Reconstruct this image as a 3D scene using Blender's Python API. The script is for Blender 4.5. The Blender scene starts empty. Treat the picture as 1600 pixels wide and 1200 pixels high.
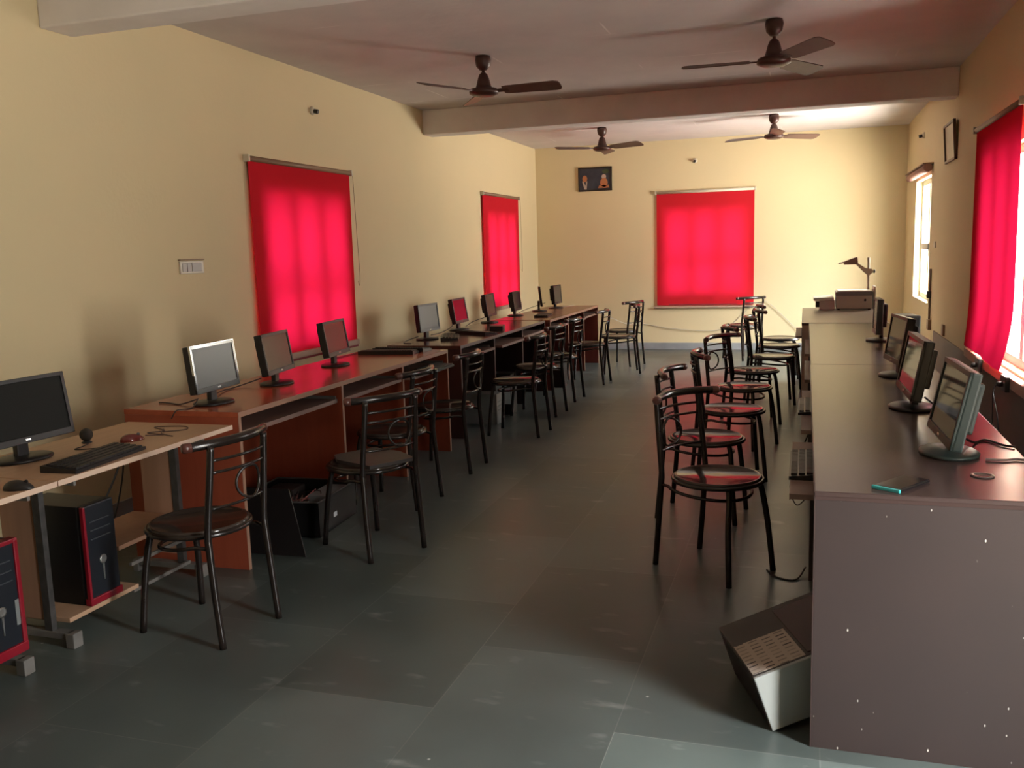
import bpy, bmesh, math, random
from mathutils import Vector, Matrix
C = bpy.context.scene.collection
PI = math.pi
R = math.radians

# ------------------------------------------------------------ camera
cam_d = bpy.data.cameras.new('camera')
cam = bpy.data.objects.new('camera', cam_d); C.objects.link(cam)
cam_d.sensor_width = 36.0
cam_d.lens = 36.0 * 1419.25 / 1600.0
cam_d.clip_start = 0.05; cam_d.clip_end = 200
_yaw, _pitch, _roll, CAMH = 0.314, -0.1459, -0.0303, 1.4256
_cy, _sy, _cp, _sp = math.cos(_yaw), math.sin(_yaw), math.cos(_pitch), math.sin(_pitch)
_F = Vector((-_sy*_cp, _cy*_cp, _sp)); _R0 = Vector((_cy, _sy, 0)); _U0 = _R0.cross(_F)
_R = _R0*math.cos(_roll) + _U0*math.sin(_roll); _U = _U0*math.cos(_roll) - _R0*math.sin(_roll)
M = Matrix((_R, _U, -_F)).transposed().to_4x4(); M.translation = Vector((0, 0, CAMH))
cam.matrix_world = M
bpy.context.scene.camera = cam

# ------------------------------------------------------------ world, exposure
w = bpy.data.worlds.new('overcast_sky'); bpy.context.scene.world = w; w.use_nodes = True
nt = w.node_tree; nt.nodes.clear()
wo = nt.nodes.new('ShaderNodeOutputWorld'); bg = nt.nodes.new('ShaderNodeBackground')
tc = nt.nodes.new('ShaderNodeTexCoord'); sx = nt.nodes.new('ShaderNodeSeparateXYZ'); rp = nt.nodes.new('ShaderNodeValToRGB')
nt.links.new(tc.outputs['Generated'], sx.inputs[0]); 
mr = nt.nodes.new('ShaderNodeMapRange'); mr.inputs['From Min'].default_value = -1; mr.inputs['From Max'].default_value = 1
nt.links.new(sx.outputs['Z'], mr.inputs['Value']); nt.links.new(mr.outputs[0], rp.inputs[0])
rp.color_ramp.elements[0].position = 0.40; rp.color_ramp.elements[0].color = (0.62, 0.57, 0.50, 1)
rp.color_ramp.elements[1].position = 0.74; rp.color_ramp.elements[1].color = (0.97, 0.99, 1.0, 1)
e = rp.color_ramp.elements.new(0.49); e.color = (0.34, 0.335, 0.31, 1)   # unseen darker horizon band, added to weaken low light through the openings
e = rp.color_ramp.elements.new(0.60); e.color = (0.42, 0.43, 0.42, 1)
nt.links.new(rp.outputs[0], bg.inputs[0]); bg.inputs[1].default_value = 26.0
nt.links.new(bg.outputs[0], wo.inputs[0])
sc = bpy.context.scene
sc.view_settings.view_transform = 'Standard'; sc.view_settings.look = 'None'
sc.view_settings.gamma = 1.0; sc.view_settings.use_curve_mapping = False
sc.view_settings.exposure = 1.75
sc.cycles.max_bounces = 10; sc.cycles.diffuse_bounces = 6; sc.cycles.transparent_max_bounces = 12
sc.cycles.caustics_reflective = False; sc.cycles.caustics_refractive = False
sc.cycles.use_denoising = True
sc.cycles.sample_clamp_indirect = 6.0

# room dimensions
XL, XR, YB, YF, H = -3.655, 1.197, 12.63, -1.3, 2.83
WT = 0.26
# openings: (y0, y1, z0, z1) on side walls; (x0, x1, z0, z1) on the back wall
WIN_L = [(5.66, 6.87, 0.76, 1.90), (10.44, 11.56, 0.74, 1.88)]
WIN_B = (-1.85, -0.75, 0.765, 1.92)
WIN_R = [(5.70, 7.12, 0.62, 1.98), (10.22, 11.56, 0.76, 2.06)]
DOOR_R = (1.50, 2.06, 0.0, 2.0)

def portal(name, loc, rot, sx_, sy_):
    d = bpy.data.lights.new(name, 'AREA'); d.shape = 'RECTANGLE'; d.size = sx_; d.size_y = sy_
    d.cycles.is_portal = True
    o = bpy.data.objects.new(name, d); C.objects.link(o); o.location = loc; o.rotation_euler = rot
for i, (a, b, c, d_) in enumerate(WIN_L):
    portal('window_portal', (XL-WT, (a+b)/2, (c+d_)/2), (0, R(-90), 0), d_-c, b-a)
for i, (a, b, c, d_) in enumerate(WIN_R + [DOOR_R]):
    portal('window_portal', (XR+WT, (a+b)/2, (c+d_)/2), (0, R(90), 0), d_-c, b-a)
a, b, c, d_ = WIN_B
portal('window_portal', ((a+b)/2, YB+WT, (c+d_)/2), (R(-90), 0, 0), b-a, d_-c)

# ------------------------------------------------------------ materials
MATS = {}
def principled(name, col, rough=0.5, metal=0.0, spec=0.5, coat=0.0):
    m = bpy.data.materials.new(name); m.use_nodes = True
    b = m.node_tree.nodes['Principled BSDF']
    b.inputs['Base Color'].default_value = (*col, 1); b.inputs['Roughness'].default_value = rough
    b.inputs['Metallic'].default_value = metal; b.inputs['Specular IOR Level'].default_value = spec
    b.inputs['Coat Weight'].default_value = coat
    MATS[name] = m
    return m
def node(m, t): return m.node_tree.nodes.new(t)
def link(m, a, b): m.node_tree.links.new(a, b)
def vary(m, scale=8, c2=None, amt=0.5, detail=4, stretch=(1, 1, 1), bump=0.0, rough_to=None, bscale=None):
    """mix the base colour with c2 by noise; optional bump."""
    b = m.node_tree.nodes['Principled BSDF']; c1 = b.inputs['Base Color'].default_value[:]
    t = node(m, 'ShaderNodeTexCoord'); mp = node(m, 'ShaderNodeMapping'); mp.inputs['Scale'].default_value = stretch
    link(m, t.outputs['Object'], mp.inputs[0])
    n = node(m, 'ShaderNodeTexNoise'); n.inputs['Scale'].default_value = scale; n.inputs['Detail'].default_value = detail
    link(m, mp.outputs[0], n.inputs['Vector'])
    r = node(m, 'ShaderNodeMapRange'); r.inputs['From Min'].default_value = 0.35; r.inputs['From Max'].default_value = 0.68; r.inputs['To Max'].default_value = amt
    link(m, n.outputs['Fac'], r.inputs['Value'])
    mx = node(m, 'ShaderNodeMix'); mx.data_type = 'RGBA'; mx.inputs[6].default_value = c1; mx.inputs[7].default_value = (*(c2 or c1[:3]), 1)
    link(m, r.outputs[0], mx.inputs[0]); link(m, mx.outputs[2], b.inputs['Base Color'])
    if rough_to is not None:
        rr = node(m, 'ShaderNodeMapRange'); rr.inputs['From Min'].default_value = .3; rr.inputs['From Max'].default_value = .7
        rr.inputs['To Min'].default_value = b.inputs['Roughness'].default_value; rr.inputs['To Max'].default_value = rough_to
        link(m, n.outputs['Fac'], rr.inputs['Value']); link(m, rr.outputs[0], b.inputs['Roughness'])
    if bump:
        n2 = node(m, 'ShaderNodeTexNoise'); n2.inputs['Scale'].default_value = bscale or scale*4; link(m, mp.outputs[0], n2.inputs['Vector'])
        bp = node(m, 'ShaderNodeBump'); bp.inputs['Strength'].default_value = bump; bp.inputs['Distance'].default_value = .01
        link(m, n2.outputs['Fac'], bp.inputs['Height']); link(m, bp.outputs[0], b.inputs['Normal'])
    return mx

wall_m = principled('yellow_wall_paint', (0.68, 0.57, 0.35), 0.75, spec=.3); vary(wall_m, 1.6, (0.65, 0.555, 0.345), .8, bump=.12, bscale=35)
ceil_m = principled('white_distemper_ceiling', (0.62, 0.575, 0.565), 0.9, spec=.2)
beam_m = principled('whitewashed_beam', (0.78, 0.745, 0.73), 0.9, spec=.2); vary(beam_m, 4.0, (0.70, 0.66, 0.64), .8, bump=.25, bscale=14)
_mx = vary(ceil_m, 3.0, (0.56, 0.52, 0.52), .8, bump=.25, bscale=14)
# faint plaster seams over the shuttering joints
_t = node(ceil_m, 'ShaderNodeTexCoord'); _mp = node(ceil_m, 'ShaderNodeMapping'); _mp.inputs['Location'].default_value = (0.31, 0.42, 0)
_br = node(ceil_m, 'ShaderNodeTexBrick'); _br.inputs['Scale'].default_value = 1.0; _br.inputs['Mortar Size'].default_value = .006
_br.inputs['Brick Width'].default_value = 1.9; _br.inputs['Row Height'].default_value = .95
_br.inputs['Color1'].default_value = (0, 0, 0, 1); _br.inputs['Color2'].default_value = (0, 0, 0, 1); _br.inputs['Mortar'].default_value = (1, 1, 1, 1)
_nn = node(ceil_m, 'ShaderNodeTexNoise'); _nn.inputs['Scale'].default_value = 1.3
_mr = node(ceil_m, 'ShaderNodeMapRange'); _mr.inputs['From Min'].default_value = .5; _mr.inputs['From Max'].default_value = .62; _mr.inputs['To Max'].default_value = .8
link(ceil_m, _t.outputs['Object'], _mp.inputs[0]); link(ceil_m, _mp.outputs[0], _br.inputs['Vector']); link(ceil_m, _t.outputs['Object'], _nn.inputs['Vector'])
link(ceil_m, _nn.outputs['Fac'], _mr.inputs['Value'])
_mu = node(ceil_m, 'ShaderNodeMath'); _mu.operation = 'MULTIPLY'; link(ceil_m, _br.outputs['Color'], _mu.inputs[0]); link(ceil_m, _mr.outputs[0], _mu.inputs[1])
_m2 = node(ceil_m, 'ShaderNodeMix'); _m2.data_type = 'RGBA'; _m2.inputs[7].default_value = (.85, .82, .8, 1)
link(ceil_m, _mx.outputs[2], _m2.inputs[6]); link(ceil_m, _mu.outputs[0], _m2.inputs[0]); link(ceil_m, _m2.outputs[2], ceil_m.node_tree.nodes['Principled BSDF'].inputs['Base Color'])

# dark stone slab floor
floor_m = principled('dark_stone_slabs', (0.115, 0.128, 0.12), 0.42, spec=.55)
def build_floor(m):
    b = m.node_tree.nodes['Principled BSDF']
    t = node(m, 'ShaderNodeTexCoord'); mp = node(m, 'ShaderNodeMapping')
    mp.inputs['Rotation'].default_value = (0, 0, R(90)); mp.inputs['Location'].default_value = (0.0, 0.0, 0)
    link(m, t.outputs['Object'], mp.inputs[0])
    # world x -> brick rows (0.58 m), world y -> brick length
    cb = node(m, 'ShaderNodeCombineXYZ'); sp = node(m, 'ShaderNodeSeparateXYZ'); link(m, t.outputs['Object'], sp.inputs[0])
    ax = node(m, 'ShaderNodeMath'); ax.operation = 'ADD'; ax.inputs[1].default_value = 20*0.58 - 0.06; link(m, sp.outputs['X'], ax.inputs[0])
    ay = node(m, 'ShaderNodeMath'); ay.operation = 'ADD'; ay.inputs[1].default_value = 10*0.87 - 2.50 + .02; link(m, sp.outputs['Y'], ay.inputs[0])
    link(m, ay.outputs[0], cb.inputs[0]); link(m, ax.outputs[0], cb.inputs[1])
    br = node(m, 'ShaderNodeTexBrick'); br.inputs['Scale'].default_value = 1.0; br.inputs['Brick Width'].default_value = .87
    br.inputs['Row Height'].default_value = .58; br.inputs['Mortar Size'].default_value = .0022; br.inputs['Mortar Smooth'].default_value = .3
    br.offset = .46; br.inputs['Bias'].default_value = 0
    br.inputs['Color1'].default_value = (0.050, 0.062, 0.057, 1); br.inputs['Color2'].default_value = (0.088, 0.105, 0.098, 1); br.inputs['Mortar'].default_value = (0.11, 0.12, 0.11, 1)
    link(m, cb.outputs[0], br.inputs['Vector'])
    n = node(m, 'ShaderNodeTexNoise'); n.inputs['Scale'].default_value = 2.2; n.inputs['Detail'].default_value = 8; link(m, t.outputs['Object'], n.inputs['Vector'])
    r = node(m, 'ShaderNodeMapRange'); r.inputs['From Min'].default_value = .3; r.inputs['From Max'].default_value = .7; r.inputs['To Min'].default_value = .80; r.inputs['To Max'].default_value = 1.2
    link(m, n.outputs['Fac'], r.inputs['Value'])
    mu = node(m, 'ShaderNodeVectorMath'); mu.operation = 'SCALE'; link(m, br.outputs['Color'], mu.inputs[0]); link(m, r.outputs[0], mu.inputs['Scale'])
    # pale paint specks and dust smears
    v = node(m, 'ShaderNodeTexVoronoi'); v.inputs['Scale'].default_value = 3.4; link(m, t.outputs['Object'], v.inputs['Vector'])
    th = node(m, 'ShaderNodeMapRange'); th.inputs['From Min'].default_value = .022; th.inputs['From Max'].default_value = .012
    link(m, v.outputs['Distance'], th.inputs['Value'])
    n3 = node(m, 'ShaderNodeTexNoise'); n3.inputs['Scale'].default_value = 5.0; n3.inputs['Detail'].default_value = 6; mp2 = node(m, 'ShaderNodeMapping'); mp2.inputs['Scale'].default_value = (1, 2.5, 1); mp2.inputs['Rotation'].default_value = (0, 0, .7)
    link(m, t.outputs['Object'], mp2.inputs[0]); link(m, mp2.outputs[0], n3.inputs['Vector'])
    t3 = node(m, 'ShaderNodeMapRange'); t3.inputs['From Min'].default_value = .62; t3.inputs['From Max'].default_value = .80; t3.inputs['To Max'].default_value = .35; link(m, n3.outputs['Fac'], t3.inputs['Value'])
    mxa = node(m, 'ShaderNodeMath'); mxa.operation = 'MAXIMUM'; link(m, th.outputs[0], mxa.inputs[0]); link(m, t3.outputs[0], mxa.inputs[1])
    mx = node(m, 'ShaderNodeMix'); mx.data_type = 'RGBA'; mx.inputs[7].default_value = (.42, .43, .40, 1)
    link(m, mu.outputs[0], mx.inputs[6]); link(m, mxa.outputs[0], mx.inputs[0]); link(m, mx.outputs[2], b.inputs['Base Color'])
    rr = node(m, 'ShaderNodeMapRange'); rr.inputs['To Min'].default_value = .24; rr.inputs['To Max'].default_value = .44; link(m, n.outputs['Fac'], rr.inputs['Value']); link(m, rr.outputs[0], b.inputs['Roughness'])
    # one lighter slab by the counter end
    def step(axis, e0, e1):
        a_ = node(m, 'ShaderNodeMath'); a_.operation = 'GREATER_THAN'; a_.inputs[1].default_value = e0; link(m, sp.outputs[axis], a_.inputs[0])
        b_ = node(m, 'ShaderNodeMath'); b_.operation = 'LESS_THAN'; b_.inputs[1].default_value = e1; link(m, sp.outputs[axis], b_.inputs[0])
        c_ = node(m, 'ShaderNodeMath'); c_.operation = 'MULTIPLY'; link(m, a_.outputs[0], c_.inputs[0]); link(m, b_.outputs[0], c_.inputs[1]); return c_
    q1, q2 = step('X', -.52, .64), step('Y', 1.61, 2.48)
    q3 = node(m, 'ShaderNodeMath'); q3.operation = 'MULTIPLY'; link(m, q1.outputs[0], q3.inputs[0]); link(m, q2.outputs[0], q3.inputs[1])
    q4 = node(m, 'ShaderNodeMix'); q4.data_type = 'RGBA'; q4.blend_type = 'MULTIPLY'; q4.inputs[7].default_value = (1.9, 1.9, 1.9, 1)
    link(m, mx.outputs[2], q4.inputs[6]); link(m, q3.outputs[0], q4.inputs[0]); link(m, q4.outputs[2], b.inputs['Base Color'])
    bp = node(m, 'ShaderNodeBump'); bp.inputs['Strength'].default_value = .2; bp.inputs['Distance'].default_value = .01; link(m, n.outputs['Fac'], bp.inputs['Height']); link(m, bp.outputs[0], b.inputs['Normal'])
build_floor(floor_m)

def wood(name, col, c2, rough=.3, stretch=(1, 12, 12), amt=.7, spec=.32, bump=0.0):
    m = principled(name, col, rough, spec=spec); vary(m, 3.0, c2, amt, 6, stretch, bump); return m
red_lam = wood('red_brown_laminate', (0.36, 0.085, 0.04), (0.28, 0.062, 0.03), .2, (10, 1, 10))
red_side = wood('red_brown_side_laminate', (0.30, 0.065, 0.032), (0.25, 0.05, 0.025), .35, (10, 10, 1))
black_lam = wood('dark_wenge_laminate', (0.085, 0.035, 0.026), (0.06, 0.024, 0.02), .2, (10, 1, 10))
brown_lam = wood('brown_laminate', (0.25, 0.10, 0.06), (0.19, 0.07, 0.045), .25, (10, 1, 10))
maroon = wood('maroon_side_laminate', (0.17, 0.040, 0.028), (0.14, 0.03, 0.022), .35, (10, 10, 1))
edge_tan = principled('tan_edge_band', (0.27, 0.145, 0.095), .5)
edge_grey = principled('dusty_brown_edge_band', (0.20, 0.12, 0.10), .5)
tray_m = principled('dusty_tray_board', (0.22, 0.13, 0.10), .55); vary(tray_m, 6, (0.15, 0.085, 0.07), .6)
pale_wood = wood('pale_beech_laminate', (0.46, 0.285, 0.18), (0.39, 0.24, 0.15), .42, (12, 1, 12))
pale_side = wood('pale_beech_panel', (0.36, 0.20, 0.13), (0.31, 0.17, 0.11), .5, (12, 12, 1))

# counter laminate with scuffs and white specks
def scuffed(name, col, c2, rough, specks=True, stretch=(1, 1, 1)):
    m = principled(name, col, rough, spec=.5); mx = vary(m, 2.6, c2, .8, 8, stretch)
    b = m.node_tree.nodes['Principled BSDF']
    if specks:
        t = node(m, 'ShaderNodeTexCoord'); mp = node(m, 'ShaderNodeMapping'); mp.inputs['Rotation'].default_value = (0, .6, 0); mp.inputs['Scale'].default_value = (1.6, 1, .8)
        link(m, t.outputs['Object'], mp.inputs[0])
        v = node(m, 'ShaderNodeTexVoronoi'); v.inputs['Scale'].default_value = 22; link(m, mp.outputs[0], v.inputs['Vector'])
        n = node(m, 'ShaderNodeTexNoise'); n.inputs['Scale'].default_value = 4; link(m, t.outputs['Object'], n.inputs['Vector'])
        a = node(m, 'ShaderNodeMapRange'); a.inputs['From Min'].default_value = .10; a.inputs['From Max'].default_value = .05; link(m, v.outputs['Distance'], a.inputs['Value'])
        k = node(m, 'ShaderNodeMapRange'); k.inputs['From Min'].default_value = .44; k.inputs['From Max'].default_value = .50; link(m, n.outputs['Fac'], k.inputs['Value'])
        mu = node(m, 'ShaderNodeMath'); mu.operation = 'MULTIPLY'; link(m, a.outputs[0], mu.inputs[0]); link(m, k.outputs[0], mu.inputs[1])
        m2 = node(m, 'ShaderNodeMix'); m2.data_type = 'RGBA'; m2.inputs[7].default_value = (.75, .72, .66, 1)
        link(m, mx.outputs[2], m2.inputs[6]); link(m, mu.outputs[0], m2.inputs[0]); link(m, m2.outputs[2], b.inputs['Base Color'])
    return m
cnt_top = scuffed('counter_top_laminate', (0.062, 0.040, 0.036), (0.048, 0.031, 0.029), .22, False)
cnt_top.node_tree.nodes['Principled BSDF'].inputs['Specular IOR Level'].default_value = .12
cnt_side = scuffed('counter_scuffed_side_laminate', (0.040, 0.027, 0.025), (0.032, 0.023, 0.022), .55)
cnt_side.node_tree.nodes['Principled BSDF'].inputs['Specular IOR Level'].default_value = .3
cnt_far = scuffed('greyish_desk_laminate', (0.24, 0.19, 0.14), (0.2, 0.16, 0.12), .3, False)
cnt_far.node_tree.nodes['Principled BSDF'].inputs['Specular IOR Level'].default_value = .3
cnt_edge = principled('counter_dark_edge', (0.05, 0.03, 0.027), .4)
dado_m = principled('dark_brown_dado_paint', (0.19, 0.12, 0.088), .6); vary(dado_m, 3, (0.16, 0.10, 0.075), .8)
skirt_m = principled('grey_stone_skirting', (0.30, 0.31, 0.32), .45); vary(skirt_m, 5, (0.22, 0.23, 0.24), .8)
sill_m = principled('salmon_painted_sill', (0.45, 0.30, 0.23), .65, spec=.25); vary(sill_m, 6, (.38, .25, .19), .6)
frame_white = principled('white_window_frame', (0.55, 0.52, 0.48), .5)
chair_metal = principled('dark_brown_enamel_tube', (0.014, 0.0095, 0.008), .22, .1, .5); vary(chair_metal, 20, (0.028, 0.018, 0.014), .5)
seat_m = principled('glossy_brown_seat', (0.045, 0.033, 0.027), .13, 0, .36); vary(seat_m, 14, (0.03, 0.021, 0.017), .6)
cap_m = principled('worn_brown_rail_cap', (0.085, 0.028, 0.02), .3)
blk = principled('black_plastic', (0.012, 0.010, 0.010), .38, 0, .4)
blk_gloss = principled('glossy_black_plastic', (0.012, 0.011, 0.012), .12, 0, .6)
screen_m = principled('dark_lcd_screen', (0.03, 0.025, 0.025), .2, 0, .35)
screen_black = principled('unlit_black_lcd_screen', (0.010, 0.010, 0.009), .5, 0, .12)
screen_matt = principled('matt_grey_lcd_screen', (0.05, 0.052, 0.054), .3, 0, .4)
screen_mirror = principled('glossy_lcd_screen', (0.022, 0.022, 0.022), .05, 0, .9)
silver_p = principled('silver_badge_and_glint', (0.5, 0.5, 0.5), .22, .9)
grey_green = principled('grey_green_monitor_plastic', (0.024, 0.036, 0.033), .42, 0, .35)
key_m = principled('black_keycaps', (0.018, 0.015, 0.015), .5, 0, .35)
case_blk = principled('black_steel_case', (0.009, 0.008, 0.008), .4, 0, .3); 
case_grey = principled('grey_steel_case', (0.19, 0.195, 0.19), .5); vary(case_grey, 6, (.14, .145, .14), .6)
case_dark = principled('dark_grey_steel', (0.05, 0.043, 0.040), .42, 0, .35); vary(case_dark, 8, (.035, .031, .029), .6)
red_pl = principled('red_glossy_plastic', (0.22, 0.004, 0.014), .35)
navy_pl = principled('navy_black_mesh_plastic', (0.008, 0.010, 0.015), .45, 0, .35)
vent_m = principled('vent_slot_grey', (0.045, 0.047, 0.055), .4)
steel_m = principled('galvanised_steel', (0.42, 0.42, 0.40), .35, .9)
dull_steel = principled('dusty_grey_metal', (0.17, 0.155, 0.14), .6, .1); vary(dull_steel, 12, (.11, .10, .09), .7)
blk_metal = principled('black_table_edge_metal', (0.03, 0.028, 0.027), .45); vary(blk_metal, 25, (.09, .08, .075), .5)
blue_lbl = principled('pale_blue_label', (0.60, 0.72, 0.78), .6)
white_lbl = principled('white_paper_label', (0.65, 0.68, 0.70), .7)
beige_lbl = principled('buff_paper_label', (0.36, 0.29, 0.24), .7)
ink = principled('dark_print_ink', (0.05, 0.035, 0.035), .7)
cable_m = principled('black_cable', (0.02, 0.017, 0.016), .5)
cable_w = principled('off_white_wire', (0.45, 0.40, 0.33), .6)
fan_m = principled('brown_fan_enamel', (0.055, 0.020, 0.014), .38, .1); vary(fan_m, 10, (.08, .035, .025), .5)
fan_blade = principled('dusty_brown_fan_blade', (0.10, 0.048, 0.036), .4, .1); vary(fan_blade, 8, (.14, .08, .06), .6)
white_pl = principled('yellowed_white_plastic', (0.60, 0.55, 0.45), .4)
grey_pl = principled('grey_switch_plastic', (0.36, 0.32, 0.29), .4)
rod_m = principled('brown_blind_tube', (0.25, 0.15, 0.09), .5)
proj_grey = principled('projector_grey_shell', (0.45, 0.41, 0.39), .5)
proj_dk = principled('projector_dark_band', (0.17, 0.17, 0.19), .4)
proj_top = principled('projector_white_glass_rim', (0.75, 0.74, 0.70), .3)
arm_m = principled('taupe_arm_metal', (0.5, 0.40, 0.29), .45, .2)
teal_m = principled('teal_phone_edge', (0.06, 0.42, 0.42), .3)
mouse_red = principled('wine_red_mouse_shell', (0.12, 0.015, 0.012), .12, 0, .7)
pcb_m = principled('circuit_board_brown', (0.07, 0.045, 0.04), .5); vary(pcb_m, 40, (.2, .16, .15), .5)
wire_red = principled('red_and_pink_wires', (0.30, 0.09, 0.08), .5)
wire_y = principled('pale_wires', (0.34, 0.25, 0.2), .5)
pic_frame = principled('black_picture_frame', (0.02, 0.012, 0.008), .35)
pic_frame2 = principled('brown_picture_frame', (0.10, 0.055, 0.03), .4)
print_m = principled('dark_blue_print', (0.022, 0.022, 0.038), .35); vary(print_m, 9, (0.06, 0.07, 0.09), .5)
print_o = principled('orange_print', (0.42, 0.15, 0.06), .4)
print_s = principled('pale_print', (0.42, 0.33, 0.28), .4)
print_g = principled('green_print', (0.05, 0.07, 0.03), .4)
paper_m = principled('faded_paper_print', (0.50, 0.43, 0.33), .4); vary(paper_m, 20, (.4, .33, .26), .6)
bulb_blk = principled('black_bakelite', (0.02, 0.015, 0.012), .35)

def glass_mat():
    m = bpy.data.materials.new('window_glass'); m.use_nodes = True; n = m.node_tree; n.nodes.clear()
    o = n.nodes.new('ShaderNodeOutputMaterial'); mx = n.nodes.new('ShaderNodeMixShader'); t = n.nodes.new('ShaderNodeBsdfTransparent'); g = n.nodes.new('ShaderNodeBsdfGlossy')
    t.inputs[0].default_value = (.93, .95, .94, 1); g.inputs['Roughness'].default_value = .03; mx.inputs[0].default_value = .06
    n.links.new(t.outputs[0], mx.inputs[1]); n.links.new(g.outputs[0], mx.inputs[2]); n.links.new(mx.outputs[0], o.inputs[0]); return m
glass_m = glass_mat()
def blind_mat():
    m = bpy.data.materials.new('red_translucent_blind_fabric'); m.use_nodes = True; n = m.node_tree; n.nodes.clear()
    o = n.nodes.new('ShaderNodeOutputMaterial'); mx = n.nodes.new('ShaderNodeMixShader'); t = n.nodes.new('ShaderNodeBsdfTranslucent'); d = n.nodes.new('ShaderNodeBsdfDiffuse')
    tcn = n.nodes.new('ShaderNodeTexCoord'); wv = n.nodes.new('ShaderNodeTexNoise'); wv.inputs['Scale'].default_value = 3.0
    mp = n.nodes.new('ShaderNodeMapping'); mp.inputs['Scale'].default_value = (1, 1, 30)
    n.links.new(tcn.outputs['Object'], mp.inputs[0]); n.links.new(mp.outputs[0], wv.inputs['Vector'])
    rm = n.nodes.new('ShaderNodeValToRGB'); rm.color_ramp.elements[0].color = (.72, .008, .062, 1); rm.color_ramp.elements[1].color = (.80, .012, .082, 1)
    n.links.new(wv.outputs['Fac'], rm.inputs[0]); n.links.new(rm.outputs[0], t.inputs[0])
    d.inputs[0].default_value = (.55, .02, .03, 1); mx.inputs[0].default_value = BLIND_T
    n.links.new(d.outputs[0], mx.inputs[1]); n.links.new(t.outputs[0], mx.inputs[2]); n.links.new(mx.outputs[0], o.inputs[0]); return m
BLIND_T = 0.042
blind_m = blind_mat()

# ------------------------------------------------------------ mesh helpers
def NB(): return bmesh.new()
def xf(loc=(0, 0, 0), rz=0, rx=0, ry=0):
    return Matrix.Translation(loc) @ Matrix.Rotation(rz, 4, 'Z') @ Matrix.Rotation(rx, 4, 'X') @ Matrix.Rotation(ry, 4, 'Y')
def box(bm, x0, x1, y0, y1, z0, z1, bev=0.0, m=None, seg=2):
    t = bmesh.new()
    bmesh.ops.create_cube(t, size=1.0)
    for v in t.verts: v.co = Vector(((x0+x1)/2+v.co.x*(x1-x0), (y0+y1)/2+v.co.y*(y1-y0), (z0+z1)/2+v.co.z*(z1-z0)))
    if bev > 0: bmesh.ops.bevel(t, geom=t.edges[:], offset=bev, segments=seg, profile=.6, affect='EDGES')
    if m is not None: bmesh.ops.transform(t, matrix=m, verts=t.verts)
    merge(bm, t)
def merge(bm, t):
    me = bpy.data.meshes.new('t'); t.to_mesh(me); t.free(); bm.from_mesh(me); bpy.data.meshes.remove(me)
def smooth_pts(pts, n=6, closed=False):
    P = [Vector(p) for p in pts]; out = []; N = len(P)
    rng = range(N if closed else N-1)
    for i in rng:
        if closed: a, b, c, d = P[(i-1) % N], P[i], P[(i+1) % N], P[(i+2) % N]
        else: a, b, c, d = P[max(i-1, 0)], P[i], P[i+1], P[min(i+2, N-1)]
        for k in range(n):
            t = k/n
            out.append(.5*((2*b)+(-a+c)*t+(2*a-5*b+4*c-d)*t*t+(-a+3*b-3*c+d)*t**3))
    if not closed: out.append(P[-1])
    return out
def tube(bm, pts, r, n=8, closed=False, caps=True):
    P = [Vector(p) for p in pts]; N = len(P); rings = []
    rad = r if isinstance(r, (list, tuple)) else [r]*N
    up = None
    for i in range(N):
        if closed: d = P[(i+1) % N]-P[i-1]
        else: d = P[min(i+1, N-1)]-P[max(i-1, 0)]
        d.normalize()
        if up is None:
            up = Vector((0, 0, 1)) if abs(d.z) < .9 else Vector((1, 0, 0))
        s = d.cross(up); 
        if s.length < 1e-5: s = d.cross(Vector((0, 1, 0)))
        s.normalize(); u = s.cross(d).normalized(); up = u
        rings.append([bm.verts.new(P[i]+(s*math.cos(2*PI*k/n)+u*math.sin(2*PI*k/n))*rad[i]) for k in range(n)])
    for i in range(N if closed else N-1):
        a, b = rings[i], rings[(i+1) % N]
        for k in range(n): 
            f = bm.faces.new((a[k], a[(k+1) % n], b[(k+1) % n], b[k])); f.smooth = True
    if caps and not closed:
        bm.faces.new(rings[0][::-1]); bm.faces.new(rings[-1])
def lathe(bm, prof, n=24, m=None, smooth=True):
    """prof: list of (r, z)"""
    vs = []; t = bm if m is None else bmesh.new()
    for (r, z) in prof:
        vs.append([t.verts.new((max(r, 1e-4)*math.cos(2*PI*k/n), max(r, 1e-4)*math.sin(2*PI*k/n), z)) for k in range(n)])
    for i in range(len(vs)-1):
        for k in range(n):
            f = t.faces.new((vs[i][k], vs[i][(k+1) % n], vs[i+1][(k+1) % n], vs[i+1][k])); f.smooth = smooth
    t.faces.new(vs[0][::-1]); t.faces.new(vs[-1])
    if m is not None: bmesh.ops.transform(t, matrix=m, verts=t.verts); merge(bm, t)
def prism(bm, poly, z0, z1, m=None):
    """poly in xy, extruded z0..z1"""
    t = bmesh.new(); a = [t.verts.new((x, y, z0)) for x, y in poly]; b = [t.verts.new((x, y, z1)) for x, y in poly]
    n = len(poly); t.faces.new(a[::-1]); t.faces.new(b)
    for k in range(n): t.faces.new((a[k], a[(k+1) % n], b[(k+1) % n], b[k]))
    bmesh.ops.recalc_face_normals(t, faces=t.faces)
    if m is not None: bmesh.ops.transform(t, matrix=m, verts=t.verts)
    merge(bm, t)
def obj(name, bm, mat, parent=None, recalc=True):
    if recalc: bmesh.ops.recalc_face_normals(bm, faces=bm.faces)
    me = bpy.data.meshes.new(name); bm.to_mesh(me); bm.free(); me.materials.append(mat)
    o = bpy.data.objects.new(name, me); C.objects.link(o)
    if parent: o.parent = parent
    return o
def tag(o, label=None, cat=None, group=None, kind=None):
    if label: o['label'] = label
    if cat: o['category'] = cat
    if group: o['group'] = group
    if kind: o['kind'] = kind
    return o
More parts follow.
